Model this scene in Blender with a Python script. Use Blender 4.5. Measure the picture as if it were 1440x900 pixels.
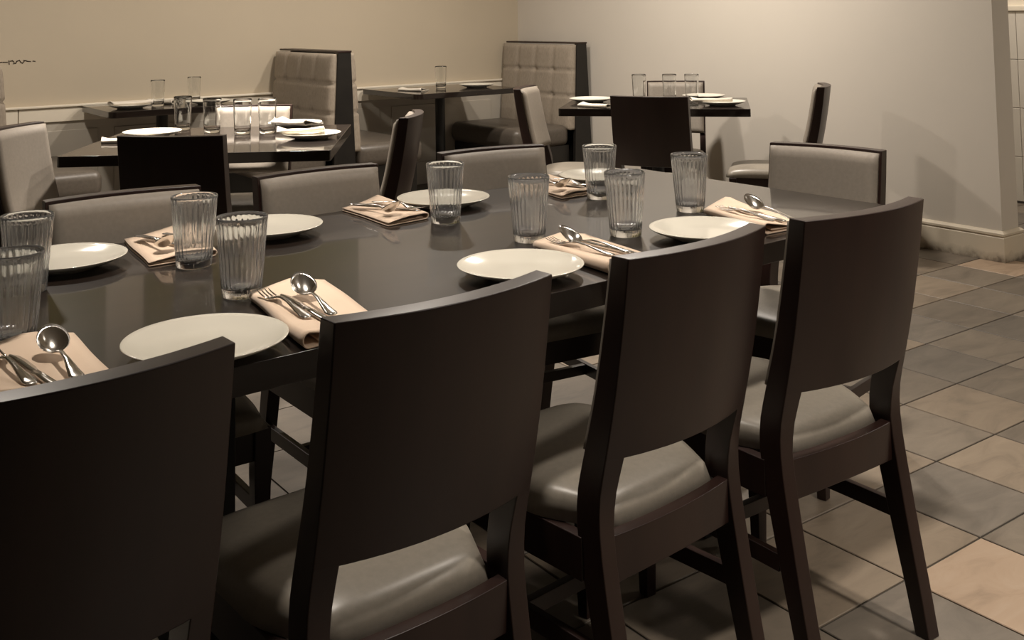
import bpy, bmesh, math, random
from mathutils import Vector, Matrix

for _o in list(bpy.data.objects):
    bpy.data.objects.remove(_o)
SC = bpy.context.scene
COL = SC.collection
R = math.radians
rng = random.Random(7)

# ------------------------------------------------------------------ camera
cd = bpy.data.cameras.new('camera')
cam = bpy.data.objects.new('camera', cd)
COL.objects.link(cam)
right = Vector((0.80784826, -0.5891894, -0.01539597))
up = Vector((-0.02811352, -0.06461277, 0.99751432))
fwd = Vector((0.58871964, 0.80540737, 0.0687615))
cam.matrix_world = Matrix(((right.x, up.x, -fwd.x, 0.0), (right.y, up.y, -fwd.y, 0.0),
                           (right.z, up.z, -fwd.z, 1.2661), (0, 0, 0, 1)))
cd.sensor_fit = 'HORIZONTAL'
cd.sensor_width = 36.0
cd.lens = 36.827
cd.shift_y = -0.36861
cd.clip_start = 0.05
SC.camera = cam

# ------------------------------------------------------------------ world, exposure, lamps
w = bpy.data.worlds.new('world')
SC.world = w
w.use_nodes = True
w.node_tree.nodes['Background'].inputs[0].default_value = (1.0, 0.90, 0.80, 1)
w.node_tree.nodes['Background'].inputs[1].default_value = 0.025
SC.view_settings.view_transform = 'Standard'
SC.view_settings.look = 'None'
SC.view_settings.gamma = 1.0
SC.view_settings.use_curve_mapping = False
SC.view_settings.exposure = 0.0
CEIL = 2.75


def downlight_or_fill(x, y, power, size=0.16, spread=120, col=(1.0, 0.90, 0.79)):
    l = bpy.data.lights.new('downlight_or_fill', 'AREA')
    l.shape = 'DISK'
    l.size = size
    l.energy = power
    l.spread = R(spread)
    l.color = col
    o = bpy.data.objects.new('downlight_or_fill', l)
    COL.objects.link(o)
    o.location = (x, y, CEIL - 0.03)
    return o


downlight_or_fill(2.35, 1.75, 13, spread=92)
downlight_or_fill(1.95, 4.65, 40, spread=72)
downlight_or_fill(3.85, 4.3, 56, spread=168)
downlight_or_fill(3.1, 5.2, 35, spread=172)
downlight_or_fill(0.9, 5.2, 36, spread=172)
downlight_or_fill(5.5, 0.3, 35, size=0.3, spread=165)  # added fill, no known fixture: brightens the free end of the right wall
downlight_or_fill(2.0, -0.1, 34, size=0.2, spread=100)
downlight_or_fill(0.85, 2.1, 6, spread=62)  # added weak fill over the long table to lift its napkins
downlight_or_fill(5.9, 3.5, 26, spread=150)  # added lamp without a known source, lights the tiled far wall

# ------------------------------------------------------------------ materials


def nt(name):
    m = bpy.data.materials.new(name)
    m.use_nodes = True
    t = m.node_tree
    return m, t, t.nodes['Principled BSDF']


def noise(t, scale, detail=4, coord='Object', stretch=None, rough=0.55):
    tc = t.nodes.new('ShaderNodeTexCoord')
    n = t.nodes.new('ShaderNodeTexNoise')
    n.inputs['Scale'].default_value = scale
    n.inputs['Detail'].default_value = detail
    n.inputs['Roughness'].default_value = rough
    if stretch:
        mp = t.nodes.new('ShaderNodeMapping')
        mp.inputs['Scale'].default_value = stretch
        t.links.new(tc.outputs[coord], mp.inputs[0])
        t.links.new(mp.outputs[0], n.inputs['Vector'])
    else:
        t.links.new(tc.outputs[coord], n.inputs['Vector'])
    return n


def ramp(t, src, stops):
    r = t.nodes.new('ShaderNodeValToRGB')
    while len(r.color_ramp.elements) < len(stops):
        r.color_ramp.elements.new(0.5)
    for e, (p, c) in zip(r.color_ramp.elements, stops):
        e.position = p
        e.color = (*c, 1)
    t.links.new(src, r.inputs[0])
    return r


def bump(t, b, src, strength, dist=0.002):
    n = t.nodes.new('ShaderNodeBump')
    n.inputs['Strength'].default_value = strength
    n.inputs['Distance'].default_value = dist
    t.links.new(src, n.inputs['Height'])
    t.links.new(n.outputs[0], b.inputs['Normal'])


def simple(name, c1, c2, rough, scale, detail=4, stretch=None, bmp=0.0, bdist=0.002, spec=0.5, ior=1.5, coat=0.0, coatr=0.1):
    m, t, b = nt(name)
    n = noise(t, scale, detail, stretch=stretch)
    r = ramp(t, n.outputs[0], [(0.3, c1), (0.7, c2)])
    t.links.new(r.outputs[0], b.inputs['Base Color'])
    b.inputs['Roughness'].default_value = rough
    b.inputs['Specular IOR Level'].default_value = spec
    b.inputs['IOR'].default_value = ior
    b.inputs['Coat Weight'].default_value = coat
    b.inputs['Coat Roughness'].default_value = coatr
    if bmp:
        bump(t, b, n.outputs[0], bmp, bdist)
    return m


M = {}
M['wood'] = simple('dark_stained_wood', (0.018, 0.0082, 0.0064), (0.027, 0.0125, 0.0095), 0.36, 18, 6, stretch=(1, 1, 0.12), bmp=0.08, bdist=0.0006)
M['table'] = simple('table_veneer', (0.009, 0.006, 0.0045), (0.015, 0.0095, 0.007), 0.4, 14, 6, stretch=(0.1, 1, 1), bmp=0.03, bdist=0.0004, spec=0.15, coat=0.72, coatr=0.06, ior=1.45)
M['table'].node_tree.nodes['Principled BSDF'].inputs['Coat IOR'].default_value = 1.5
M['black'] = simple('black_laminate', (0.008, 0.007, 0.006), (0.013, 0.011, 0.009), 0.4, 20)
M['metal_black'] = simple('black_powder_coated_steel', (0.008, 0.008, 0.008), (0.012, 0.012, 0.012), 0.45, 60)
M['vinyl'] = simple('taupe_vinyl', (0.235, 0.205, 0.170), (0.27, 0.235, 0.195), 0.58, 90, 6, bmp=0.12, bdist=0.0006)
M['seat_vinyl'] = simple('grey_taupe_vinyl', (0.25, 0.225, 0.185), (0.29, 0.255, 0.21), 0.36, 90, 6, bmp=0.10, bdist=0.0006)
M['booth_seat'] = simple('dark_brown_vinyl', (0.085, 0.072, 0.058), (0.11, 0.092, 0.075), 0.38, 70, 6, bmp=0.1, bdist=0.0006)
M['fabric'] = simple('woven_taupe_fabric', (0.255, 0.212, 0.165), (0.34, 0.29, 0.23), 0.9, 160, 5, stretch=(1, 1, 0.25), bmp=0.3, bdist=0.001)
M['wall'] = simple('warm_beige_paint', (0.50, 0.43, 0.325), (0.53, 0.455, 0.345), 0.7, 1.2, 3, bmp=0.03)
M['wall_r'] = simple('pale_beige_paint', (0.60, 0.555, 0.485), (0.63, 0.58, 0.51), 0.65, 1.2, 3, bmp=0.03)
M['trim'] = simple('cream_trim_paint', (0.74, 0.675, 0.555), (0.78, 0.71, 0.59), 0.45, 3, 3)
M['wains'] = simple('grey_beige_panel_paint', (0.44, 0.40, 0.34), (0.47, 0.43, 0.365), 0.5, 2, 3)
M['olive'] = simple('olive_wall_paint', (0.13, 0.112, 0.018), (0.155, 0.135, 0.024), 0.7, 1.5, 3)
M['ceiling'] = simple('ceiling_paint', (0.66, 0.61, 0.52), (0.70, 0.65, 0.56), 0.9, 2, 3)
M['grout'] = simple('dark_grout', (0.03, 0.025, 0.02), (0.045, 0.038, 0.03), 0.95, 60)
M['china'] = simple('glazed_white_china', (0.66, 0.63, 0.545), (0.69, 0.655, 0.57), 0.12, 4)
M['steel'], _t, _b = nt('polished_steel')
_b.inputs['Base Color'].default_value = (0.62, 0.60, 0.57, 1)
_b.inputs['Metallic'].default_value = 1.0
_n = noise(_t, 40, 3, stretch=(1, 0.1, 1))
_r = ramp(_t, _n.outputs[0], [(0.3, (0.14,) * 3), (0.7, (0.24,) * 3)])
_t.links.new(_r.outputs[0], _b.inputs['Roughness'])
M['ink'] = simple('dark_brown_ink', (0.03, 0.02, 0.012), (0.06, 0.04, 0.025), 0.8, 80)
M['glass'], _t, _b = nt('clear_glass')
_b.inputs['Transmission Weight'].default_value = 0.94
_b.inputs['Roughness'].default_value = 0.03
_b.inputs['IOR'].default_value = 1.48
_n = noise(_t, 30, 3)
_r = ramp(_t, _n.outputs[0], [(0.3, (0.955, 0.965, 0.965)), (0.7, (0.985, 0.99, 0.99))])
_t.links.new(_r.outputs[0], _b.inputs['Base Color'])


M['glass_plain'] = M['glass'].copy()
M['glass_plain'].name = 'clear_thin_glass'
M['glass_plain'].node_tree.nodes['Principled BSDF'].inputs['Transmission Weight'].default_value = 1.0


def cloth_mat(name, c1, c2):
    m, t, b = nt(name)
    n = noise(t, 9, 4)
    r = ramp(t, n.outputs[0], [(0.3, c1), (0.7, c2)])
    t.links.new(r.outputs[0], b.inputs['Base Color'])
    b.inputs['Roughness'].default_value = 0.95
    b.inputs['Sheen Weight'].default_value = 0.2
    wv = t.nodes.new('ShaderNodeTexNoise')
    wv.inputs['Scale'].default_value = 900
    bump(t, b, wv.outputs[0], 0.25, 0.0006)
    return m


M['napkin'] = cloth_mat('peach_cotton', (0.72, 0.555, 0.415), (0.77, 0.60, 0.455))
M['napkin_white'] = cloth_mat('off_white_cotton', (0.68, 0.62, 0.53), (0.74, 0.68, 0.58))


def tile_mat(name, base, streak, k):
    m, t, b = nt(name)
    oi = t.nodes.new('ShaderNodeObjectInfo')
    tc = t.nodes.new('ShaderNodeTexCoord')
    add = t.nodes.new('ShaderNodeVectorMath')
    add.operation = 'MULTIPLY_ADD'
    t.links.new(oi.outputs['Random'], add.inputs[0])
    add.inputs[1].default_value = (37, 53, 11)
    t.links.new(tc.outputs['Object'], add.inputs[2])
    mp = t.nodes.new('ShaderNodeMapping')
    mp.inputs['Scale'].default_value = (1.0, 2.6, 1)
    mp.inputs['Rotation'].default_value = (0, 0, 0.5 + k)
    t.links.new(add.outputs[0], mp.inputs[0])
    n = t.nodes.new('ShaderNodeTexNoise')
    n.inputs['Scale'].default_value = 5.0
    n.inputs['Detail'].default_value = 8
    n.inputs['Distortion'].default_value = 0.8
    n.inputs['Roughness'].default_value = 0.62
    t.links.new(mp.outputs[0], n.inputs['Vector'])
    base = tuple(c * 0.92 for c in base)
    streak = tuple(c * 0.94 for c in streak)
    dk = tuple(c * 0.70 for c in base)
    r = ramp(t, n.outputs[0], [(0.28, dk), (0.48, base), (0.72, streak)])
    hs = t.nodes.new('ShaderNodeHueSaturation')
    mr = t.nodes.new('ShaderNodeMapRange')
    mr.inputs['To Min'].default_value = 0.82
    mr.inputs['To Max'].default_value = 1.15
    t.links.new(oi.outputs['Random'], mr.inputs[0])
    t.links.new(mr.outputs[0], hs.inputs['Value'])
    t.links.new(r.outputs[0], hs.inputs['Color'])
    t.links.new(hs.outputs[0], b.inputs['Base Color'])
    b.inputs['Roughness'].default_value = 0.5
    bump(t, b, n.outputs[0], 0.35, 0.003)
    return m


TILES = [tile_mat('grey_taupe_slate_tile', (0.158, 0.130, 0.100), (0.195, 0.162, 0.124), 0.0),
         tile_mat('tan_slate_tile', (0.210, 0.165, 0.120), (0.245, 0.195, 0.142), 0.9),
         tile_mat('dark_grey_slate_tile', (0.130, 0.111, 0.090), (0.165, 0.140, 0.113), 1.7),
         tile_mat('pink_buff_slate_tile', (0.43, 0.315, 0.222), (0.47, 0.36, 0.265), 0.4)]
M['wall_tile'] = simple('pale_wall_tile', (0.60, 0.56, 0.49), (0.64, 0.60, 0.53), 0.35, 5)

# ------------------------------------------------------------------ helpers


def link(name, me, parent=None, loc=None, rot=None):
    o = bpy.data.objects.new(name, me)
    COL.objects.link(o)
    if parent:
        o.parent = parent
    if loc:
        o.location = loc
    if rot:
        o.rotation_euler = rot
    return o


def tag(o, label=None, cat=None, group=None, kind=None):
    for k, v in (('label', label), ('category', cat), ('group', group), ('kind', kind)):
        if v:
            o[k] = v
    return o


def empty(name, loc, rz=0.0, s=1.0):
    o = link(name, None, None, loc, (0, 0, rz))
    o.empty_display_size = 0.1
    if s != 1.0:
        o.scale = (s, s, s)
    return o


class MB:
    def __init__(self):
        self.v, self.f = [], []

    def add(self, vs, fs):
        n = len(self.v)
        self.v += [tuple(x) for x in vs]
        self.f += [tuple(i + n for i in f) for f in fs]
        return self

    def box(self, x0, x1, y0, y1, z0, z1):
        return self.add([(x0, y0, z0), (x1, y0, z0), (x1, y1, z0), (x0, y1, z0), (x0, y0, z1), (x1, y0, z1), (x1, y1, z1), (x0, y1, z1)],
                        [(0, 3, 2, 1), (4, 5, 6, 7), (0, 1, 5, 4), (1, 2, 6, 5), (2, 3, 7, 6), (3, 0, 4, 7)])

    def loops(self, rings, close=True, cap=True):
        k = len(rings[0])
        vs = [p for r in rings for p in r]
        fs = []
        for i in range(len(rings) - 1):
            for j in range(k if close else k - 1):
                a, b = i * k + j, i * k + (j + 1) % k
                fs.append((a, b, b + k, a + k))
        if cap:
            fs.append(tuple(range(k))[::-1])
            fs.append(tuple((len(rings) - 1) * k + j for j in range(k)))
        return self.add(vs, fs)

    def lathe(self, prof, seg=48, radial=None, cx=0, cy=0):
        """prof: list of (r, z) from the axis bottom round to the axis top; r = 0 ends become poles"""
        rings, vs, fs = [], [], []
        for i, (r, z) in enumerate(prof):
            if r < 1e-6:
                rings.append([len(vs)])
                vs.append((cx, cy, z))
            else:
                row = []
                for j in range(seg):
                    a = 2 * math.pi * j / seg
                    rr = r + (radial(i, a) if radial else 0.0)
                    row.append(len(vs))
                    vs.append((cx + rr * math.cos(a), cy + rr * math.sin(a), z))
                rings.append(row)
        for p, q in zip(rings[:-1], rings[1:]):
            for j in range(seg):
                k = (j + 1) % seg
                if len(p) == 1 and len(q) == 1:
                    continue
                if len(p) == 1:
                    fs.append((p[0], q[k], q[j]))
                elif len(q) == 1:
                    fs.append((p[j], p[k], q[0]))
                else:
                    fs.append((p[j], p[k], q[k], q[j]))
        return self.add(vs, fs)

    def grid(self, fn, nu, nv):
        vs = [fn(i / nu, j / nv) for j in range(nv + 1) for i in range(nu + 1)]
        fs = [(j * (nu + 1) + i, j * (nu + 1) + i + 1, (j + 1) * (nu + 1) + i + 1, (j + 1) * (nu + 1) + i) for j in range(nv) for i in range(nu)]
        return self.add(vs, fs)

    def mesh(self, name, mat, bevel=0.0, smooth=False, seg=2, angle=40, flat=False):
        me = bpy.data.meshes.new(name)
        me.from_pydata(self.v, [], self.f)
        bm = bmesh.new()
        bm.from_mesh(me)
        bmesh.ops.remove_doubles(bm, verts=bm.verts, dist=1e-6)
        bmesh.ops.recalc_face_normals(bm, faces=bm.faces)
        if bevel:
            es = [e for e in bm.edges if len(e.link_faces) == 2 and e.calc_face_angle(0) > R(angle)]
            bmesh.ops.bevel(bm, geom=es, offset=bevel, segments=seg, affect='EDGES', profile=0.5)
        for f in bm.faces:
            f.smooth = bool(smooth or bevel) and not flat
        bm.to_mesh(me)
        bm.free()
        me.materials.append(mat)
        return me

    def build(self, name, mat, parent=None, **kw):
        o = link(name, self.mesh(name, mat, **kw), parent)
        if kw.get('bevel') and not kw.get('smooth'):
            wn = o.modifiers.new('weighted_normal', 'WEIGHTED_NORMAL')
            wn.keep_sharp = False
        return o


def dup(root, loc, rz, s=1.0):
    r = root.copy()
    COL.objects.link(r)
    r.location = loc
    r.rotation_euler = (0, 0, rz)
    r.scale = (s, s, s)
    for ch in list(root.children):
        c = ch.copy()
        COL.objects.link(c)
        c.parent = r
        for g in list(ch.children):
            d = g.copy()
            COL.objects.link(d)
            d.parent = c
    return r


TA = 0.0382
ca, sa = math.cos(TA), math.sin(TA)


def XY(u, v):
    return (ca * u - sa * v, sa * u + ca * v)


def interp(tab, x):
    if x <= tab[0][0]:
        return tab[0][1]
    for (a, p), (b, q) in zip(tab[:-1], tab[1:]):
        if x <= b:
            return p + (q - p) * (x - a) / (b - a)
    return tab[-1][1]


# ------------------------------------------------------------------ the setting
YW, XW, TH = 6.9, 5.09, 0.155
S, TX0, TY0 = 0.3048, 2.1201, 1.7575
floor = MB().box(-4, 9, -4, 9, -0.08, -0.004).build('floor', M['grout'])
tag(floor, 'dark grouted floor slab that carries the slate tiles', 'floor', kind='structure')
tile_meshes = []
g = 0.0028
for mt in TILES:
    tile_meshes.append(MB().box(g, S - g, g, S - g, -0.006, 0.0).mesh('tile', mt, bevel=0.0015, seg=1, flat=True))
trng = random.Random(23)
FAR_SET = {}
# tones read from the photograph for the tiles that show best; the others fall at random
known = {(0, -1): 1, (0, -2): 3, (1, -1): 2, (1, -2): 0, (0, 0): 1, (1, 0): 1, (2, 0): 0, (2, -1): 1, (3, 0): 1, (3, -1): 0, (4, 1): 2, (4, 0): 0, (5, 1): 0,
         (5, 2): 2, (6, 2): 0, (6, 3): 1, (7, 3): 1, (7, 2): 0, (-1, -1): 1, (-1, -2): 2, (3, 1): 0, (2, 1): 1, (-2, -2): 0, (8, 3): 0, (8, 4): 1, (5, 0): 0, (6, 1): 2, (-1, 0): 0}
cnt = 0
ring = MB()
for j in range(-8, 18):
    for i in range(-10, 18):
        x, y = TX0 + i * S, TY0 + j * S
        near_view = (x > 0.8 and y < 3.4 and y > 0.3 and x - 1.35 * y > -1.6 and x < 6.75) and not (XW - 0.35 < x < XW + TH and y > 2.86)
        k = known.get((i, j))
        if k is None:
            k = trng.choices([0, 1, 2, 3], [6, 4, 4, 0.6])[0]
        if near_view and cnt < 296:
            cnt += 1
            link('tile', tile_meshes[k], floor, (x, y, 0.0))
        elif y < 6.7 and x < 6.5:
            ring.box(x + g, x + S - g, y + g, y + S - g, -0.006, 0.0)
o = ring.build('tile_field', TILES[0], floor)
tag(o, kind='stuff')

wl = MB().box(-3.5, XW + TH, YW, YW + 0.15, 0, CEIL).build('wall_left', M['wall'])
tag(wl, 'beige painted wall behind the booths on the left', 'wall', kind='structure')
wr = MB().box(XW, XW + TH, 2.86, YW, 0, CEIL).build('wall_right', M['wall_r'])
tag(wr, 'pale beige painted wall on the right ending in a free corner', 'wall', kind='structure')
wf = MB().box(6.72, 6.9, -3, 9, 0, CEIL).build('wall_far', M['trim'])
tag(wf, 'pale wall with square tiles seen past the end of the right wall', 'wall', kind='structure')
tm = MB().box(0, 0.014, 0.0015, 0.3133, 0.0015, 0.3133).mesh('tile', M['wall_tile'], bevel=0.002, seg=1, flat=True)
for j in range(4):
    for i in range(10):
        link('tile', tm, wf, (6.706, 2.35 + i * 0.3148, -0.02 + j * 0.3148))
MB().box(6.695, 6.72, 2.3, 5.6, 1.24, 1.275).build('cap_strip', M['trim'], wf, bevel=0.004)
MB().box(6.69, 6.708, 2.3, 5.6, 0.0, 0.012).build('grout_line', M['grout'], wf)
ce = MB().box(-4, 9, -4, 9, CEIL, CEIL + 0.1).build('ceiling', M['ceiling'])
tag(ce, 'plain painted ceiling above the room', 'ceiling', kind='structure')

# baseboard wrapping the free end of the right wall
prof = [(0.0, 0.0), (0.018, 0.0), (0.018, 0.118), (0.012, 0.124), (0.020, 0.130), (0.020, 0.140), (0.008, 0.150), (0.0, 0.152)]


def molding(path, closed=False):
    """sweep prof along a list of (x, y, nx, ny) points"""
    return MB().loops([[(x + nx * d, y + ny * d, z) for d, z in prof] for x, y, nx, ny in path])


M['base'] = None
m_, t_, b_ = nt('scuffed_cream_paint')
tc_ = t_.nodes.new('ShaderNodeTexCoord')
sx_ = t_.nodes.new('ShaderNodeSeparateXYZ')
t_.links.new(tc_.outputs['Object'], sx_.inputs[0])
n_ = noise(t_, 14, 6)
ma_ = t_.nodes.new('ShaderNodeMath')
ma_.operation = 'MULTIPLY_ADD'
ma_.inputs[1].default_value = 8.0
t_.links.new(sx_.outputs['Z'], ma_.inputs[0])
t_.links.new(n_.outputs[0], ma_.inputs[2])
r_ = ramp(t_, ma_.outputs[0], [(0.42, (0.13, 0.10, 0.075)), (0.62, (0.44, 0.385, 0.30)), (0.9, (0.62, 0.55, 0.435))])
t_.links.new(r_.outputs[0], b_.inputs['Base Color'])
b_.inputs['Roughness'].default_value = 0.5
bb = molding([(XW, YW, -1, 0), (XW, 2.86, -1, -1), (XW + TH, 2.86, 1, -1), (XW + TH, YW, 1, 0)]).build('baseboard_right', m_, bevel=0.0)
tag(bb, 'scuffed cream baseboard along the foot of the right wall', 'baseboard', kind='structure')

# chair rail and panelling on the left wall
tr = MB().box(-3.5, XW, YW - 0.035, YW, 0.742, 0.757).build('trim_1', M['trim'], bevel=0.004)
tag(tr, 'cream ledge-topped chair rail along the left wall behind the booths', 'trim', kind='structure')
for x0, x1 in ((-3.5, 1.335), (1.34, 3.0), (3.005, XW)):
    MB().box(x0, x1, YW - 0.022, YW, 0.655, 0.741).build('rail_board', M['trim'], tr, bevel=0.002)
tr2 = MB().box(-3.5, XW, YW - 0.008, YW, 0.0, 0.653).build('trim_2', M['wains'])
tag(tr2, 'grey beige panelling below the chair rail on the left wall', 'trim', kind='structure')
x = -3.1
while x < 4.6:
    MB().box(x, min(x + 0.9, XW - 0.02), YW - 0.016, YW - 0.006, 0.17, 0.60).build('panel', M['wains'], tr2, bevel=0.003)
    x += 1.0
# olive paint high on the left wall: above the frame, seen only mirrored in the table
ol = MB().box(2.10, 3.62, YW - 0.012, YW, 1.72, 2.6).build('trim_3', M['olive'], bevel=0.002)
tag(ol, 'olive painted panel high on the left wall mirrored in the table top', 'trim', kind='structure')
MB().box(-1.5, 1.86, YW - 0.012, YW, 1.6, 2.6).build('panel', M['olive'], ol, bevel=0.002)

# tiny script-like marks on the wall
wm = MB()
px = [(1.15, 0), (1.19, 0.0), (1.215, 0.002), (1.235, 0.0), (1.262, 0.001)]
strokes = [[(1.14, 0.0), (1.245, 0.001)], [(1.252, 0.001), (1.275, 0.0)], [(1.284, 0.008), (1.286, -0.012)], [(1.292, 0.006), (1.304, 0.008), (1.313, -0.001)],
           [(1.31, -0.010), (1.322, -0.008), (1.328, 0.004), (1.342, 0.009), (1.351, -0.004), (1.36, -0.009), (1.37, 0.004)],
           [(1.366, 0.008), (1.378, 0.006), (1.386, 0.002), (1.404, 0.000)], [(1.419, 0.002), (1.43, 0.000)]]
for s in strokes:
    for (xa, za), (xb, zb) in zip(s[:-1], s[1:]):
        d = Vector((xb - xa, zb - za)).normalized() * 0.0028
        n = Vector((-d.y, d.x))
        c = [(xa - d.x - n.x, za - d.y - n.y), (xb + d.x - n.x, zb + d.y - n.y), (xb + d.x + n.x, zb + d.y + n.y), (xa - d.x + n.x, za - d.y + n.y)]
        wm.loops([[(a, YW - 0.0015, 1.028 + b) for a, b in c], [(a, YW + 0.001, 1.028 + b) for a, b in c]])
tag(wm.build('wall_lettering', M['ink']), 'thin line of small dark illegible script lettering on the beige left wall', 'lettering')

# ------------------------------------------------------------------ chairs
REAR = [(0.0, 0.006), (0.21, 0.046), (0.37, 0.073), (0.43, 0.080), (0.48, 0.077), (0.53, 0.064), (0.64, 0.038), (0.76, 0.017), (0.873, 0.0)]
DEEP = [(0.0, 0.032), (0.21, 0.043), (0.42, 0.054), (0.53, 0.050), (0.64, 0.044), (0.873, 0.038)]


def smooth_tab(tab, z):
    return (interp(tab, z - 0.035) + 2 * interp(tab, z) + interp(tab, z + 0.035)) / 4


def yr(z):
    return smooth_tab(REAR, z)


def make_chair():
    root = empty('dining_chair', (0, 0, 0))
    ch = {}
    HW, BULGE = 0.188, 0.032

    def bow(x):
        return BULGE * (1 - (x / HW) ** 2)
    zs = [0.0, 0.08, 0.16, 0.24, 0.30, 0.34, 0.38, 0.42, 0.45, 0.48, 0.51, 0.544]
    for sx in (-1, 1):
        rings = []
        for z in zs:
            xa, xb = 0.153, HW
            k = min(1.0, max(0.0, (z - 0.42) / 0.12))
            y0 = yr(z)
            y1 = y0 + smooth_tab(DEEP, z)
            da, db = -k * bow(xa), -k * bow(xb)
            rings.append([(sx * xa, y0 + da, z), (sx * xb, y0 + db, z), (sx * xb, y1 + db * 0.4, z), (sx * xa, y1 + da * 0.4, z)])
        MB().loops(rings).build('leg', M['wood'], root, bevel=0.0022, angle=60)
    for sx in (-1, 1):
        r = []
        for z, h in ((0.0, 0.013), (0.3, 0.019), (0.403, 0.019)):
            cx, cy = sx * 0.178, 0.475
            r.append([(cx - h, cy - h, z), (cx + h, cy - h, z), (cx + h, cy + h, z), (cx - h, cy + h, z)])
        MB().loops(r).build('leg', M['wood'], root, bevel=0.002)
    # curved back panel, as wide as the chair
    nx = 16
    rings = []
    for i in range(nx + 1):
        x = -HW + 2 * HW * i / nx
        zl = [0.540, 0.57, 0.61, 0.66, 0.72, 0.79, 0.873]
        ring = [(x, yr(z) - bow(x), z) for z in zl] + [(x, yr(z) - bow(x) + smooth_tab(DEEP, z), z) for z in zl[::-1]]
        rings.append(ring)
    MB().loops(rings).build('back_panel', M['wood'], root, bevel=0.0022, angle=60)

    # front pad
    def pad(u, v, front):
        x = (u - 0.5) * 0.360
        z = 0.543 + 0.322 * v
        k = 1 - (x / HW) ** 2
        e = max(abs(u - 0.5) * 2, 0) ** 16
        f = max(abs(v - 0.5) * 2, 0) ** 18
        base = yr(z) - BULGE * k + smooth_tab(DEEP, z) + 0.0005
        t = 0.020 * math.sqrt(max(0.0, (1 - e) * (1 - f))) + 0.012
        return (x, base + (t if front else 0), z)
    m = MB()
    N, V = 20, 20
    m.grid(lambda u, v: pad(u, v, True), N, V)
    m.grid(lambda u, v: pad(u, v, False), N, V)
    k = (N + 1) * (V + 1)
    idx = [i for i in range(N + 1)] + [j * (N + 1) + N for j in range(1, V + 1)] + [V * (N + 1) + i for i in range(N - 1, -1, -1)] + [j * (N + 1) for j in range(V - 1, 0, -1)]
    m.f += [(idx[i], idx[(i + 1) % len(idx)], idx[(i + 1) % len(idx)] + k, idx[i] + k) for i in range(len(idx))]
    m.build('back_pad', M['vinyl'], root, smooth=True)
    # frame: rear, front and side rails
    m = MB()
    nb = 8
    rings = []
    for i in range(nb + 1):
        x = -0.165 + 0.33 * i / nb
        k = 1 - (x / 0.165) ** 2
        y0 = 0.080 - 0.012 * k
        rings.append([(x, y0, 0.330 + 0.006 * k), (x, y0 + 0.024, 0.330 + 0.006 * k), (x, y0 + 0.024, 0.408), (x, y0, 0.408)])
    m.loops(rings)
    m.box(-0.16, 0.16, 0.462, 0.486, 0.332, 0.403)
    for sx in (-1, 1):
        m.box(min(sx * 0.168, sx * 0.19), max(sx * 0.168, sx * 0.19), 0.118, 0.458, 0.332, 0.403)
    m.build('seat_frame', M['wood'], root, bevel=0.002, angle=50)
    # domed seat cushion
    m = MB()
    N = 22

    def cush(u, v):
        s, t = u * 2 - 1, v * 2 - 1
        # square to rounded rectangle
        rs = s * math.sqrt(max(0.0, 1 - 0.10 * t * t * t * t))
        rt = t * math.sqrt(max(0.0, 1 - 0.10 * s * s * s * s))
        hw = 0.150 + 0.045 * (lambda q: q * q * (3 - 2 * q))(min(1.0, max(0.0, (rt + 1) / 0.75)))
        hw = min(hw, 0.197)
        ex = 1 - abs(s) ** 5
        ey = 1 - abs(t) ** 3.4
        return (rs * hw, 0.304 + rt * 0.214, 0.405 + 0.014 * (min(ex, ey) > 1e-6) + 0.040 * math.sqrt(max(0, ex * ey)) )
    m.grid(cush, N, N)
    m.grid(lambda u, v: (cush(u, v)[0] * 0.97, 0.304 + (cush(u, v)[1] - 0.304) * 0.97, 0.4038), N, N)
    k = (N + 1) * (N + 1)
    idx = [i for i in range(N + 1)] + [j * (N + 1) + N for j in range(1, N + 1)] + [N * (N + 1) + i for i in range(N - 1, -1, -1)] + [j * (N + 1) for j in range(N - 1, 0, -1)]
    m.f += [(idx[i], idx[(i + 1) % len(idx)], idx[(i + 1) % len(idx)] + k, idx[i] + k) for i in range(len(idx))]
    m.build('seat', M['seat_vinyl'], root, smooth=True)
    for sx in (-1, 1):
        MB().loops([[(sx * 0.172, 0.092, 0.205), (sx * 0.188, 0.092, 0.205), (sx * 0.188, 0.090, 0.238), (sx * 0.172, 0.090, 0.238)],
                    [(sx * 0.172, 0.459, 0.205), (sx * 0.188, 0.459, 0.205), (sx * 0.188, 0.459, 0.238), (sx * 0.172, 0.459, 0.238)]]).build('stretcher', M['wood'], root, bevel=0.0015)
    MB().box(-0.172, 0.172, 0.27, 0.288, 0.207, 0.236).build('stretcher', M['wood'], root, bevel=0.0015)
    return root


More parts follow.
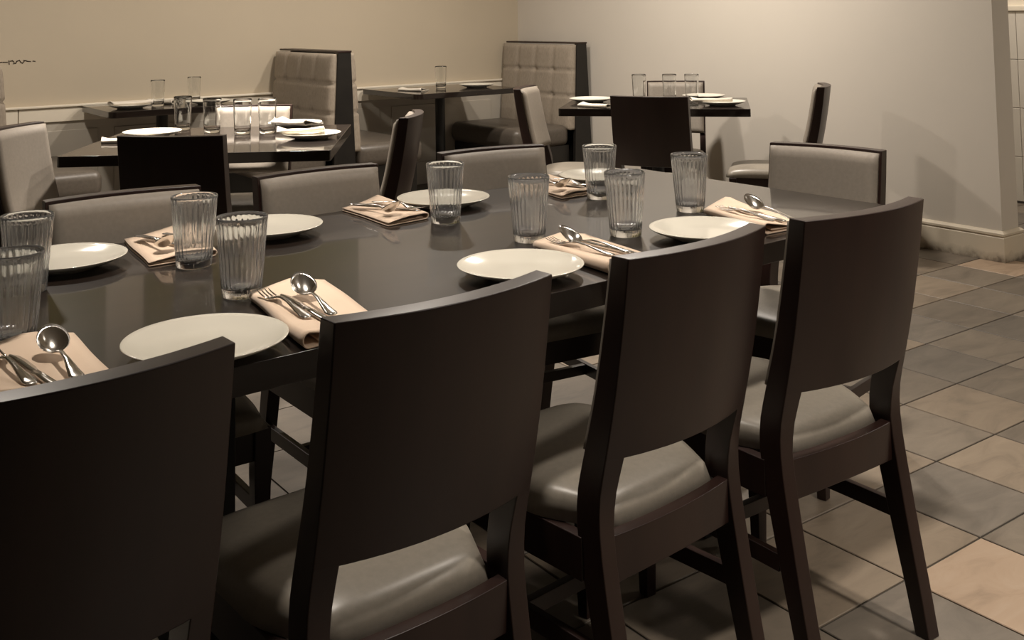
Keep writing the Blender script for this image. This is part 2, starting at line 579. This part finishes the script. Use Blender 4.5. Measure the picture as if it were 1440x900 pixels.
chair = make_chair()
GC = 'dining chairs around the long table'
chairs = [
    # x, y of the top of the back, rotation in degrees, scale, label, group
    (0.306, 1.247, 3.0, 1.0, 'dark wooden dining chair cut off by the bottom left corner, nearest the camera', GC),
    (0.812, 1.264, 3.3, 1.0, 'dark wooden dining chair second from the left in the near row', GC),
    (1.338, 1.289, 5.6, 1.0, 'dark wooden dining chair third from the left in the near row', GC),
    (1.796, 1.282, -1.0, 1.0, 'dark wooden dining chair at the right end of the near row', GC),
    (0.757, 2.672, 178.8, 0.972, 'taupe padded chair on the far side of the long table, leftmost, below the black chair', GC),
    (1.284, 2.705, 181.0, 0.972, 'taupe padded chair in the middle of the far side of the long table', GC),
    (1.905, 2.748, 173.0, 0.972, 'taupe padded chair rightmost on the far side of the long table', GC),
    (2.715, 2.070, 101.5, 0.972, 'taupe padded chair at the right-hand end of the long table', GC),
    (1.175, 3.602, -42.0, 1.0, 'black backed chair seen from behind, in front of the square table with lit glasses', 'chairs around the square table'),
    (2.205, 3.700, 51.5, 1.0, 'dark chair seen edge-on at the right side of the square table with lit glasses', 'chairs around the square table'),
    (0.815, 4.375, 229.0, 1.0, 'pale padded chair turned sideways at the left picture edge', 'chairs around the square table'),
    (2.060, 4.990, 146.1, 0.962, 'brightly lit padded chair behind the square table, below the first booth', 'chairs around the square table'),
    (3.442, 3.642, -58.0, 1.0, 'black backed chair seen from behind, in front of the table by the right wall', 'chairs around the table by the right wall'),
    (3.425, 4.620, 220.2, 1.0, 'narrow sideways padded chair between the middle booth table and the right wall table', 'chairs around the table by the right wall'),
    (4.770, 4.790, 131.5, 0.955, 'padded chair standing against the right wall behind glasses', 'chairs around the table by the right wall'),
    (4.600, 3.520, 37.3, 1.0, 'dark chair seen exactly edge-on before the bare right wall', 'chairs around the table by the right wall'),
]
for i, (x, y, rz, s, lab, grp) in enumerate(chairs):
    o = chair if i == 0 else dup(chair, (0, 0, 0), 0)
    o.location = (x, y, 0)
    o.rotation_euler = (0, 0, R(rz))
    o.scale = (s, s, s)
    tag(o, lab, 'chair', grp)

# ------------------------------------------------------------------ tables


def rounded_rect(hx, hy, r, n=5):
    pts = []
    for cx, cy, a0 in ((hx - r, hy - r, 0), (-hx + r, hy - r, 90), (-hx + r, -hy + r, 180), (hx - r, -hy + r, 270)):
        for k in range(n + 1):
            a = R(a0 + 90 * k / n)
            pts.append((cx + r * math.cos(a), cy + r * math.sin(a)))
    return pts


def make_table(name, cx, cy, rz, lx, ly, z, th, label, posts, group=None, post=0.035, foot=None, r=0.012):
    root = empty(name, (cx, cy, 0), rz)
    tag(root, label, 'table', group)
    pr = rounded_rect(lx / 2, ly / 2, r)
    MB().loops([[(x, y, zz) for x, y in pr] for zz in (z - th, z)]).build('tabletop', M['table'], root, bevel=0.002, angle=60)
    for px, py in posts:
        if foot == 'square':
            MB().box(px - post, px + post, py - post, py + post, 0.03, z - th - 0.02).build('pedestal', M['metal_black'], root, bevel=0.003)
            MB().box(px - 0.045, px + 0.045, py - 0.26, py + 0.26, 0.0, 0.035).build('foot', M['metal_black'], root, bevel=0.004)
            MB().box(px - 0.045, px + 0.045, py - 0.33, py + 0.33, z - th - 0.03, z - th).build('bracket', M['metal_black'], root, bevel=0.003)
        else:
            MB().lathe([(0, 0.02), (post, 0.02), (post, z - th - 0.012), (0, z - th - 0.012)], 24).build('pedestal', M['metal_black'], root, bevel=0.001)
            MB().lathe([(0, 0.0), (0.165, 0.0), (0.17, 0.012), (0.14, 0.022), (0.05, 0.034), (0, 0.034)], 40).build('foot', M['metal_black'], root, smooth=True)
            MB().box(px - 0.16, px + 0.16, py - 0.16, py + 0.16, z - th - 0.012, z - th).build('bracket', M['metal_black'], root)
    return root


ZT = 0.746
U0, U1, V0, V1 = -0.25, 2.53, 1.526, 2.539
cx, cy = XY((U0 + U1) / 2, (V0 + V1) / 2)
make_table('dining_table', cx, cy, TA, U1 - U0, V1 - V0, ZT, 0.046,
           'long dark polished dining table set for a party across the foreground', [(-0.33, 0.0), (0.87, 0.0)], post=0.055, foot='square')
make_table('dining_table', 1.690, 4.489, R(-32), 1.05, 0.99, ZT, 0.042,
           'square dark table with brightly lit glasses, behind the black chair', [(0, 0)])
make_table('dining_table', 4.258, 4.435, R(-47.2), 1.036, 0.75, ZT, 0.042,
           'dark table turned cornerwise beside the right wall', [(0, 0)])
make_table('dining_table', 4.055, 6.455, 0, 0.86, 0.80, ZT, 0.036,
           'dark booth table on a black post between the two tufted booth backs', [(0, 0)], r=0.05)
make_table('dining_table', 2.09, 6.54, 0, 0.80, 0.66, ZT, 0.036,
           'booth table at the left wall, left of the first tufted booth back', [(0, 0)], r=0.05)

# ------------------------------------------------------------------ booths


def tufted(root, xf, side, y0, y1, z0, z1, depth):
    """upholstered back; face looks along side*x"""
    nu, nv = 48, 40
    cols, rows = 4, 3.35

    def face(u, v):
        y = y0 + (y1 - y0) * u
        z = z0 + (z1 - z0) * v
        cu, rv = u * cols, (1 - v) * rows
        du = abs(cu - round(cu))
        dr = abs(rv - round(rv))
        inner_u = 0.5 < cu < cols - 0.5
        inner_v = 0.5 < rv < rows - 0.6
        h = 1.0
        groove = 0.0
        if inner_v:
            groove = max(groove, 0.020 * math.exp(-(dr / 0.045) ** 2) * (0.45 + 0.55 * math.exp(-(du / 0.16) ** 2)))
        if inner_u:
            groove = max(groove, 0.010 * math.exp(-(du / 0.09) ** 2) * (1.0 if rv < 1.05 else 0.6))
        if inner_u and inner_v:
            groove += 0.014 * math.exp(-(du / 0.10) ** 2 - (dr / 0.10) ** 2)
        edge = (1 - abs(2 * u - 1) ** 12) * (1 - abs(2 * v - 1) ** (14 if v < 0.5 else 9 + 8 * min(1.0, 2 * du)))
        lean = 0.045 * (1 - v)
        return (xf + side * ((depth - 0.02) * 1.0 + 0.02 * math.sqrt(max(0, edge)) - groove + lean), y, z)
    m = MB()
    m.grid(face, nu, nv)
    m.grid(lambda u, v: (xf, y0 + (y1 - y0) * u, z0 + (z1 - z0) * v), nu, nv)
    k = (nu + 1) * (nv + 1)
    idx = [i for i in range(nu + 1)] + [j * (nu + 1) + nu for j in range(1, nv + 1)] + [nv * (nu + 1) + i for i in range(nu - 1, -1, -1)] + [j * (nu + 1) for j in range(nv - 1, 0, -1)]
    m.f += [(idx[i], idx[(i + 1) % len(idx)], idx[(i + 1) % len(idx)] + k, idx[i] + k) for i in range(len(idx))]
    m.build('tufted_back', M['fabric'], root, smooth=True)


def bench_seat(root, xa, xb, y0, y1):
    x0, x1 = min(xa, xb), max(xa, xb)
    m = MB().box(x0, x1, y0, y1, 0.305, 0.455)
    m.build('seat_cushion', M['booth_seat'], root, bevel=0.05, seg=5, smooth=True)
    ins = 0.05
    MB().box(x0 + (ins if xb < xa else 0), x1 - (ins if xb > xa else 0), y0 + 0.02, y1, 0.0, 0.31).build('seat_base', M['black'], root)


def make_booth(xc, sides, label, half_t=0.045, y0=5.98, y1=6.865, zt=1.045):
    root = empty('booth_bench', (xc, (y0 + y1) / 2, 0))
    root.location = (0, 0, 0)
    tag(root, label, 'booth', 'tufted booths along the left wall')
    hb = half_t + 0.045
    # tapering end board and spine
    MB().loops([[(xc - hb, y0, 0), (xc + hb, y0, 0), (xc + half_t, y0, zt), (xc - half_t, y0, zt)],
                [(xc - hb, y0 + 0.03, 0), (xc + hb, y0 + 0.03, 0), (xc + half_t, y0 + 0.03, zt), (xc - half_t, y0 + 0.03, zt)]]).build('end_panel', M['black'], root, bevel=0.002)
    MB().box(xc - 0.03, xc + 0.03, y0 + 0.03, y1, 0, zt - 0.012).build('spine', M['black'], root)
    MB().box(xc - half_t - 0.004, xc + half_t + 0.004, y0 - 0.003, y1, zt - 0.001, zt + 0.011).build('top_cap', M['wood'], root, bevel=0.002)
    for s in sides:
        tufted(root, xc + s * 0.0305, s, y0 + 0.012, y1, 0.42, zt - 0.008, 0.062)
        xs = xc + s * 0.10
        bench_seat(root, xs, xs + s * 0.50, y0 + 0.03, y1)
    return root


make_booth(3.052, (-1, 1), 'double sided booth with tufted taupe back, in the middle of the left wall')
make_booth(4.995, (-1,), 'booth with tufted taupe back set in the corner against the right wall')
make_booth(1.005, (1,), 'booth at the left picture edge, barely in view')

# ------------------------------------------------------------------ tableware
FL = 30


def glass_mesh(h, rt, rb, flutes, base, lip):
    prof = [(0, 0.0015), (rb * 0.82, 0.0015), (rb * 0.93, 0.0), (rb, 0.003)]
    kinds = [0, 0, 0, 0]
    n = 9
    for i in range(1, n + 1):
        z = 0.006 + (h - lip - 0.006) * i / n
        prof.append((rb + (rt - rb) * z / h, z))
        kinds.append(0 if i == n else 1)
    prof += [(rt, h - 0.002), (rt - 0.001, h), (rt - 0.0022, h - 0.0005)]
    kinds += [0, 0, 0]
    wt = 0.0028
    for i in range(n, -1, -1):
        z = base + (h - 0.006 - base) * i / n
        prof.append((rb + (rt - rb) * z / h - wt - (0.0012 if i == 0 else 0), z))
        kinds.append(2 if 0 < i < n else 0)
    prof += [(rb * 0.7, base - 0.001), (0, base - 0.0015)]
    kinds += [0, 0]

    def radial(i, a):
        if not flutes:
            return 0.0
        if kinds[i] == 1:
            return -0.0011 * (1 - abs(math.cos(a * flutes / 2)))
        if kinds[i] == 2:
            return 0.0009 * math.cos(a * flutes)
        return 0.0
    return MB().lathe(prof, flutes * 8 if flutes else 48, radial).mesh('tumbler', M['glass' if flutes else 'glass_plain'], smooth=True)


GM = glass_mesh(0.148, 0.0485, 0.0365, 26, 0.017, 0.015)
GS = glass_mesh(0.158, 0.042, 0.036, 0, 0.014, 0.012)
GZ = ZT + 0.0005
GG = 'fluted water glasses on the long table'
for x, y, lab in [
    (0.362, 1.885, 'fluted glass cut off by the left picture edge beside the nearest napkin'),
    (0.779, 2.222, 'fluted glass standing in front of the far napkin, left of the middle of the table'),
    (0.769, 1.932, 'fluted glass behind the napkin with fork and round spoon'),
    (1.440, 2.272, 'fluted glass in front of the far plate at the middle of the table'),
    (1.471, 1.962, 'fluted glass behind the plate with the upturned spoon beside it'),
    (1.958, 2.276, 'fluted glass farthest from the camera, in front of the far right plate'),
    (1.679, 1.863, 'fluted glass in the foreground of the right hand cluster of glasses'),
    (2.011, 1.978, 'fluted glass nearest the right-hand end of the long table'),
    (0.452, 2.225, 'sliver of a fluted glass at the left picture edge beside the far left plate'),
]:
    o = link('tumbler', GM, None, (x, y, GZ), (0, 0, rng.random()))
    tag(o, lab, 'glass', GG)
GT = 'smooth tumblers on the square table'
for x, y, lab in [(1.686, 4.972, 'smooth tumbler leftmost of four on the square table'), (1.746, 4.749, 'smooth tumbler second from left of four on the square table'),
                  (1.829, 4.591, 'smooth tumbler third from left of four on the square table'), (1.925, 4.537, 'smooth tumbler rightmost of four on the square table')]:
    tag(link('tumbler', GS, None, (x, y, GZ)), lab, 'glass', GT)
for x, y, lab in [(2.030, 6.44, 'clear tumbler on the left wall booth table, left of two'), (2.31, 6.60, 'clear tumbler on the left wall booth table, right of two')]:
    tag(link('tumbler', GS, None, (x, y, GZ)), lab, 'glass', 'tumblers on the left booth table')
tag(link('tumbler', GS, None, (4.06, 6.45, GZ)), 'single clear tumbler on the booth table between the two tufted backs', 'glass')
for x, y, lab in [(4.262, 4.585, 'clear tumbler left of three on the table by the right wall'), (4.388, 4.46, 'clear tumbler in the middle of three on the table by the right wall'),
                  (4.47, 4.36, 'clear tumbler right of three on the table by the right wall')]:
    tag(link('tumbler', GS, None, (x, y, GZ)), lab, 'glass', 'tumblers on the table by the right wall')

plate_prof = [(0, 0.003), (0.062, 0.003), (0.066, 0.0), (0.071, 0.0), (0.074, 0.004), (0.100, 0.0105), (0.120, 0.0185), (0.1262, 0.0222), (0.1275, 0.0236),
              (0.1262, 0.0246), (0.119, 0.0218), (0.098, 0.0150), (0.078, 0.0108), (0.05, 0.0092), (0, 0.0086)]
PM = MB().lathe(plate_prof, 72).mesh('plate', M['china'], smooth=True)
GP = 'white plates on the long table'
for x, y, lab in [
    (0.597, 1.646, 'white coupe plate nearest the camera, between the first two chair backs'),
    (1.266, 1.720, 'white coupe plate beside the upturned spoon on the near side'),
    (1.802, 1.730, 'white coupe plate at the right end of the near side'),
    (0.560, 2.395, 'white plate at the left picture edge on the far side'),
    (1.036, 2.428, 'white plate half hidden by glasses, below the middle padded chair'),
    (1.564, 2.478, 'white plate in the middle of the far side behind a single glass'),
    (2.150, 2.498, 'white plate farthest away on the long table, behind two glasses'),
]:
    tag(link('plate', PM, None, (x, y, GZ)), lab, 'plate', GP)
for x, y, lab in [(1.49, 4.80, 'white plate at the left on the square lit table, behind the black chair'), (2.14, 4.71, 'white plate at the back of the square lit table, right of the glasses'),
                  (1.995, 4.225, 'white plate under a napkin at the front right of the square lit table')]:
    tag(link('plate', PM, None, (x, y, GZ)), lab, 'plate', 'white plates on the square table')
for x, y, lab in [(4.64, 4.43, 'white plate at the back of the table by the right wall'), (4.40, 4.06, 'white plate nearest the right-hand corner of the table by the right wall'),
                  (4.03, 4.75, 'white plate at the left of the table by the right wall')]:
    tag(link('plate', PM, None, (x, y, GZ)), lab, 'plate', 'white plates on the table by the right wall')
tag(link('plate', PM, None, (4.29, 6.33, GZ)), 'white plate on the right of the booth table between the two tufted backs', 'plate')
tag(link('plate', PM, None, (2.325, 6.36, GZ)), 'white plate on the left wall booth table, behind the lit glasses', 'plate')
tag(link('plate', PM, None, (1.86, 6.42, GZ)), 'white plate at the left corner of the left wall booth table', 'plate')

# ------------------------------------------------------------------ napkins


def napkin_mesh(W, L, seed, shear=0.02, loop=0.012, mat='napkin', lift=0.016, wave=1.0):
    r_ = random.Random(seed)
    ph = [r_.uniform(0, 6.28) for _ in range(6)]
    m = MB()
    NL = 20
    th = 0.0013

    def ring(path):
        """offset a polyline to both sides"""
        a, b = [], []
        for i, p in enumerate(path):
            q = path[min(i + 1, len(path) - 1)]
            o_ = path[max(i - 1, 0)]
            d = Vector((q[0] - o_[0], q[1] - o_[1])).normalized()
            a.append((p[0] - d.y * th, p[1] + d.x * th))
            b.append((p[0] + d.y * th, p[1] - d.x * th))
        return a + b[::-1]

    def sheet(path_fn, y0, y1):
        rings = []
        for j in range(NL + 1):
            t = j / NL
            y = y0 + (y1 - y0) * t
            rings.append([(x + shear * (t - 0.5) + 0.002 * math.sin(6 * t + ph[0]), y + (x / W) * shear * 1.6, z) for x, z in ring(path_fn(t))])
        m.loops(rings)

    def outer(t):
        lp = loop * (1.0 - 0.45 * t) * (1 + 0.08 * math.sin(5 * t + ph[1]))
        up_ = lift * max(0.0, (t - 0.55) / 0.45) ** 2 * wave
        pts = []
        for i in range(9):
            x = W / 2 - (W - lp) * i / 8
            s = i / 8
            pts.append((x, th + 0.0063 + (2 * lp - 0.007 + th) * s ** 1.6 + up_ * (1 - abs(2 * s - 0.9)) + 0.0012 * wave * math.sin(7 * t + 4 * s + ph[2])))
        z_top = pts[-1][1]
        n = 8
        for i in range(1, n):
            a = math.pi * i / n
            pts.append((-W / 2 + lp - lp * math.sin(a), th + 0.0002 + (z_top - th) * (0.5 + 0.5 * math.cos(a))))
        for i in range(9):
            x = -W / 2 + lp + (W - lp) * i / 8
            pts.append((x, th + 0.0002))
        return pts

    def inner(t):
        lp = loop * (1.0 - 0.45 * t)
        pts = []
        for i in range(7):
            s = i / 6
            x = W / 2 - 0.004 - (W - 2.6 * lp - 0.004) * s
            pts.append((x, 0.0049 + 0.0025 * s))
        return pts
    sheet(outer, -L / 2, L / 2)
    sheet(inner, -L / 2 + 0.004, L / 2 - 0.003)
    return m.mesh('napkin', M[mat], smooth=True)


# ------------------------------------------------------------------ cutlery (heads point to +y, bowls open upward, origin at the middle)


def strip(m, pts):
    """pts: (y, half width, z, thickness) sections of a flattened bar"""
    m.loops([[(-hw, y, z), (-hw * 0.6, y, z + t), (hw * 0.6, y, z + t), (hw, y, z), (hw * 0.6, y, z - t * 0.6), (-hw * 0.6, y, z - t * 0.6)] for y, hw, z, t in pts])


def spoon_mesh():
    m = MB()
    strip(m, [(-0.095, 0.004, 0.0025, 0.0012), (-0.092, 0.0085, 0.003, 0.0014), (-0.08, 0.0105, 0.0035, 0.0014), (-0.055, 0.008, 0.006, 0.0015), (-0.02, 0.0048, 0.011, 0.0018),
              (0.015, 0.0035, 0.0125, 0.0022), (0.032, 0.0036, 0.009, 0.0022), (0.045, 0.005, 0.0055, 0.0015), (0.049, 0.006, 0.0045, 0.0009)])
    N, K = 24, 8
    cy, ry, rx, dp, tl, zc = 0.074, 0.0275, 0.0235, 0.014, 0.53, 0.0185

    def bowl(off):
        rows = [[(0.0, cy, zc - dp + off)]]
        for k in range(1, K + 1):
            s = k / K
            row = []
            for j in range(N):
                a = 2 * math.pi * j / N
                egg = 1 - 0.10 * math.sin(a)
                row.append((rx * s * math.cos(a) * egg, cy + ry * s * math.sin(a), zc - dp * (1 - s * s) + ry * s * math.sin(a) * tl + off * (1 - s * 0.7)))
            rows.append(row)
        return rows
    top, bot = bowl(0.0009), bowl(-0.0006)
    for rows, flip in ((top, False), (bot, True)):
        base = len(m.v)
        vs = rows[0] + [p for r in rows[1:] for p in r]
        fs = []
        for j in range(N):
            fs.append((0, 1 + j, 1 + (j + 1) % N))
        for k in range(K - 1):
            for j in range(N):
                a, b = 1 + k * N + j, 1 + k * N + (j + 1) % N
                fs.append((a, a + N, b + N, b))
        m.add(vs, fs)
        if not flip:
            b0 = base
        else:
            m.f += [(b0 + 1 + (K - 1) * N + j, b0 + 1 + (K - 1) * N + (j + 1) % N, base + 1 + (K - 1) * N + (j + 1) % N, base + 1 + (K - 1) * N + j) for j in range(N)]
    return m.mesh('spoon', M['steel'], smooth=True)


def fork_mesh():
    m = MB()
    strip(m, [(-0.100, 0.004, 0.0025, 0.0012), (-0.097, 0.0085, 0.003, 0.0014), (-0.085, 0.0105, 0.0035, 0.0014), (-0.06, 0.008, 0.006, 0.0015), (-0.02, 0.0045, 0.011, 0.0018),
              (0.012, 0.0035, 0.0125, 0.0022), (0.028, 0.006, 0.010, 0.0018), (0.040, 0.0115, 0.0065, 0.0014), (0.050, 0.0128, 0.0048, 0.0012), (0.055, 0.0128, 0.0044, 0.001)])
    for k in range(4):
        x = -0.0105 + 0.007 * k
        m.loops([[(x - h, y, z), (x, y, z + 0.0009), (x + h, y, z), (x, y, z - 0.0006)] for y, h, z in
                 ((0.053, 0.0024, 0.0044), (0.068, 0.0021, 0.0046), (0.085, 0.0017, 0.0064), (0.098, 0.0008, 0.0092))])
    return m.mesh('fork', M['steel'], smooth=True)


def knife_mesh():
    m = MB()
    strip(m, [(-0.110, 0.005, 0.0035, 0.0022), (-0.105, 0.0085, 0.0035, 0.003), (-0.07, 0.0085, 0.0035, 0.0032), (-0.02, 0.0068, 0.0035, 0.0032), (0.002, 0.0060, 0.0035, 0.0028)])
    m.loops([[(-a, y, 0.0032), (0.3 * b, y, 0.0044), (b, y, 0.0032), (0.3 * b, y, 0.0024)] for y, a, b in
             ((0.000, 0.006, 0.006), (0.008, 0.0068, 0.0075), (0.03, 0.0070, 0.0098), (0.07, 0.0070, 0.0108), (0.095, 0.0068, 0.0095), (0.108, 0.0040, 0.0055), (0.112, 0.001, 0.001))])
    return m.mesh('knife', M['steel'], smooth=True)


SPOON, FORK, KNIFE = spoon_mesh(), fork_mesh(), knife_mesh()
GN = 'folded peach napkins on the long table'
settings = [
    # centre, rotation, W, L, shear, wave, which, (fork, knife, spoon offsets)
    (0.362, 1.712, 2, 0.170, 0.250, 0.01, 1.0, 'cut off by the left picture edge', ((-0.040, -0.020, 4), (-0.016, -0.066, 5), (0.027, -0.048, -3))),
    (0.822, 1.730, -4, 0.160, 0.330, 0.022, 1.0, 'between the first two chair backs on the near side', ((-0.052, 0.008, 3), (-0.028, -0.030, 2), (-0.002, -0.012, -4))),
    (1.492, 1.755, -4, 0.158, 0.290, 0.012, 0.8, 'half hidden behind the third chair on the near side', ((-0.040, 0.0, 8), (0.020, -0.016, 4), (-0.012, -0.022, 14))),
    (2.040, 1.790, -13, 0.150, 0.280, 0.02, 1.6, 'at the right end of the near side', ((-0.040, -0.02, 6), (-0.008, -0.020, 2), (0.026, -0.036, -2))),
    (0.792, 2.425, 176, 0.150, 0.290, 0.012, 0.45, 'behind the left pair of glasses on the far side', ((-0.030, 0.02, 12), (0.004, 0.015, 20), (0.038, 0.01, 8))),
    (1.372, 2.462, 181, 0.130, 0.265, 0.012, 0.45, 'in the middle of the far side beside a white plate', ((-0.032, 0.01, 10), (0.0, 0.0, 26), (0.036, 0.01, 5))),
    (1.950, 2.466, 172, 0.115, 0.260, 0.012, 0.45, 'at the far right of the table behind the glasses', ((-0.032, 0.01, 10), (0.0, 0.0, 18), (0.036, 0.012, 6))),
]
for k, (x, y, rz, W, L, sh, wv, where, cut) in enumerate(settings):
    o = link('napkin', napkin_mesh(W, L, 11 + k, sh, wave=wv), None, (x, y, ZT + 0.0006), (0, 0, R(rz)))
    tag(o, 'folded peach napkin ' + where, 'napkin', GN)
    for (dx, dy, a), me, nm in zip(cut, (FORK, KNIFE, SPOON), ('fork', 'knife', 'spoon')):
        c, s = math.cos(R(rz)), math.sin(R(rz))
        zz = 0.0135 + 0.0085 * max(0, (-dx + 0.05) / 0.12) ** 1.2
        zz += 0.006 if nm == 'spoon' else 0.0
        o = link(nm, me, None, (x + c * dx - s * dy, y + s * dx + c * dy, ZT + zz), (0, 0, R(rz + a)))
        tag(o, 'steel %s on the napkin %s' % (nm, where), nm, nm + 's on the peach napkins')

NW = napkin_mesh(0.12, 0.22, 91, 0.015, 0.009, 'napkin_white', 0.008, 1.5)
NW2 = napkin_mesh(0.11, 0.20, 92, -0.01, 0.011, 'napkin_white', 0.012, 1.8)
for x, y, z, rz, me, lab in [
    (1.345, 4.67, 0, 62, NW, 'white napkin hanging toward the black chair at the left of the square lit table'),
    (2.10, 4.60, 0.0245, 20, NW2, 'white napkin on the back plate of the square lit table, behind the glasses'),
    (1.965, 4.265, 0.0245, 70, NW2, 'white napkin on the front right plate of the square lit table'),
    (3.80, 6.40, 0, 20, NW, 'white napkin at the left of the booth table between the tufted backs'),
    (1.86, 6.42, 0.0245, 80, NW, 'white napkin on the left plate of the left wall booth table'),
    (2.12, 6.62, 0, 40, NW2, 'white napkin in the middle of the left wall booth table'),
    (3.86, 4.50, 0, 10, NW, 'white napkin at the front left of the table by the right wall'),
    (4.35, 4.10, 0.0245, 40, NW, 'white napkin on the right-hand plate of the table by the right wall'),
]:
    tag(link('napkin', me, None, (x, y, ZT + 0.0006 + z), (0, 0, R(rz))), lab, 'napkin', 'white napkins on the background tables')

bpy.context.view_layer.update()
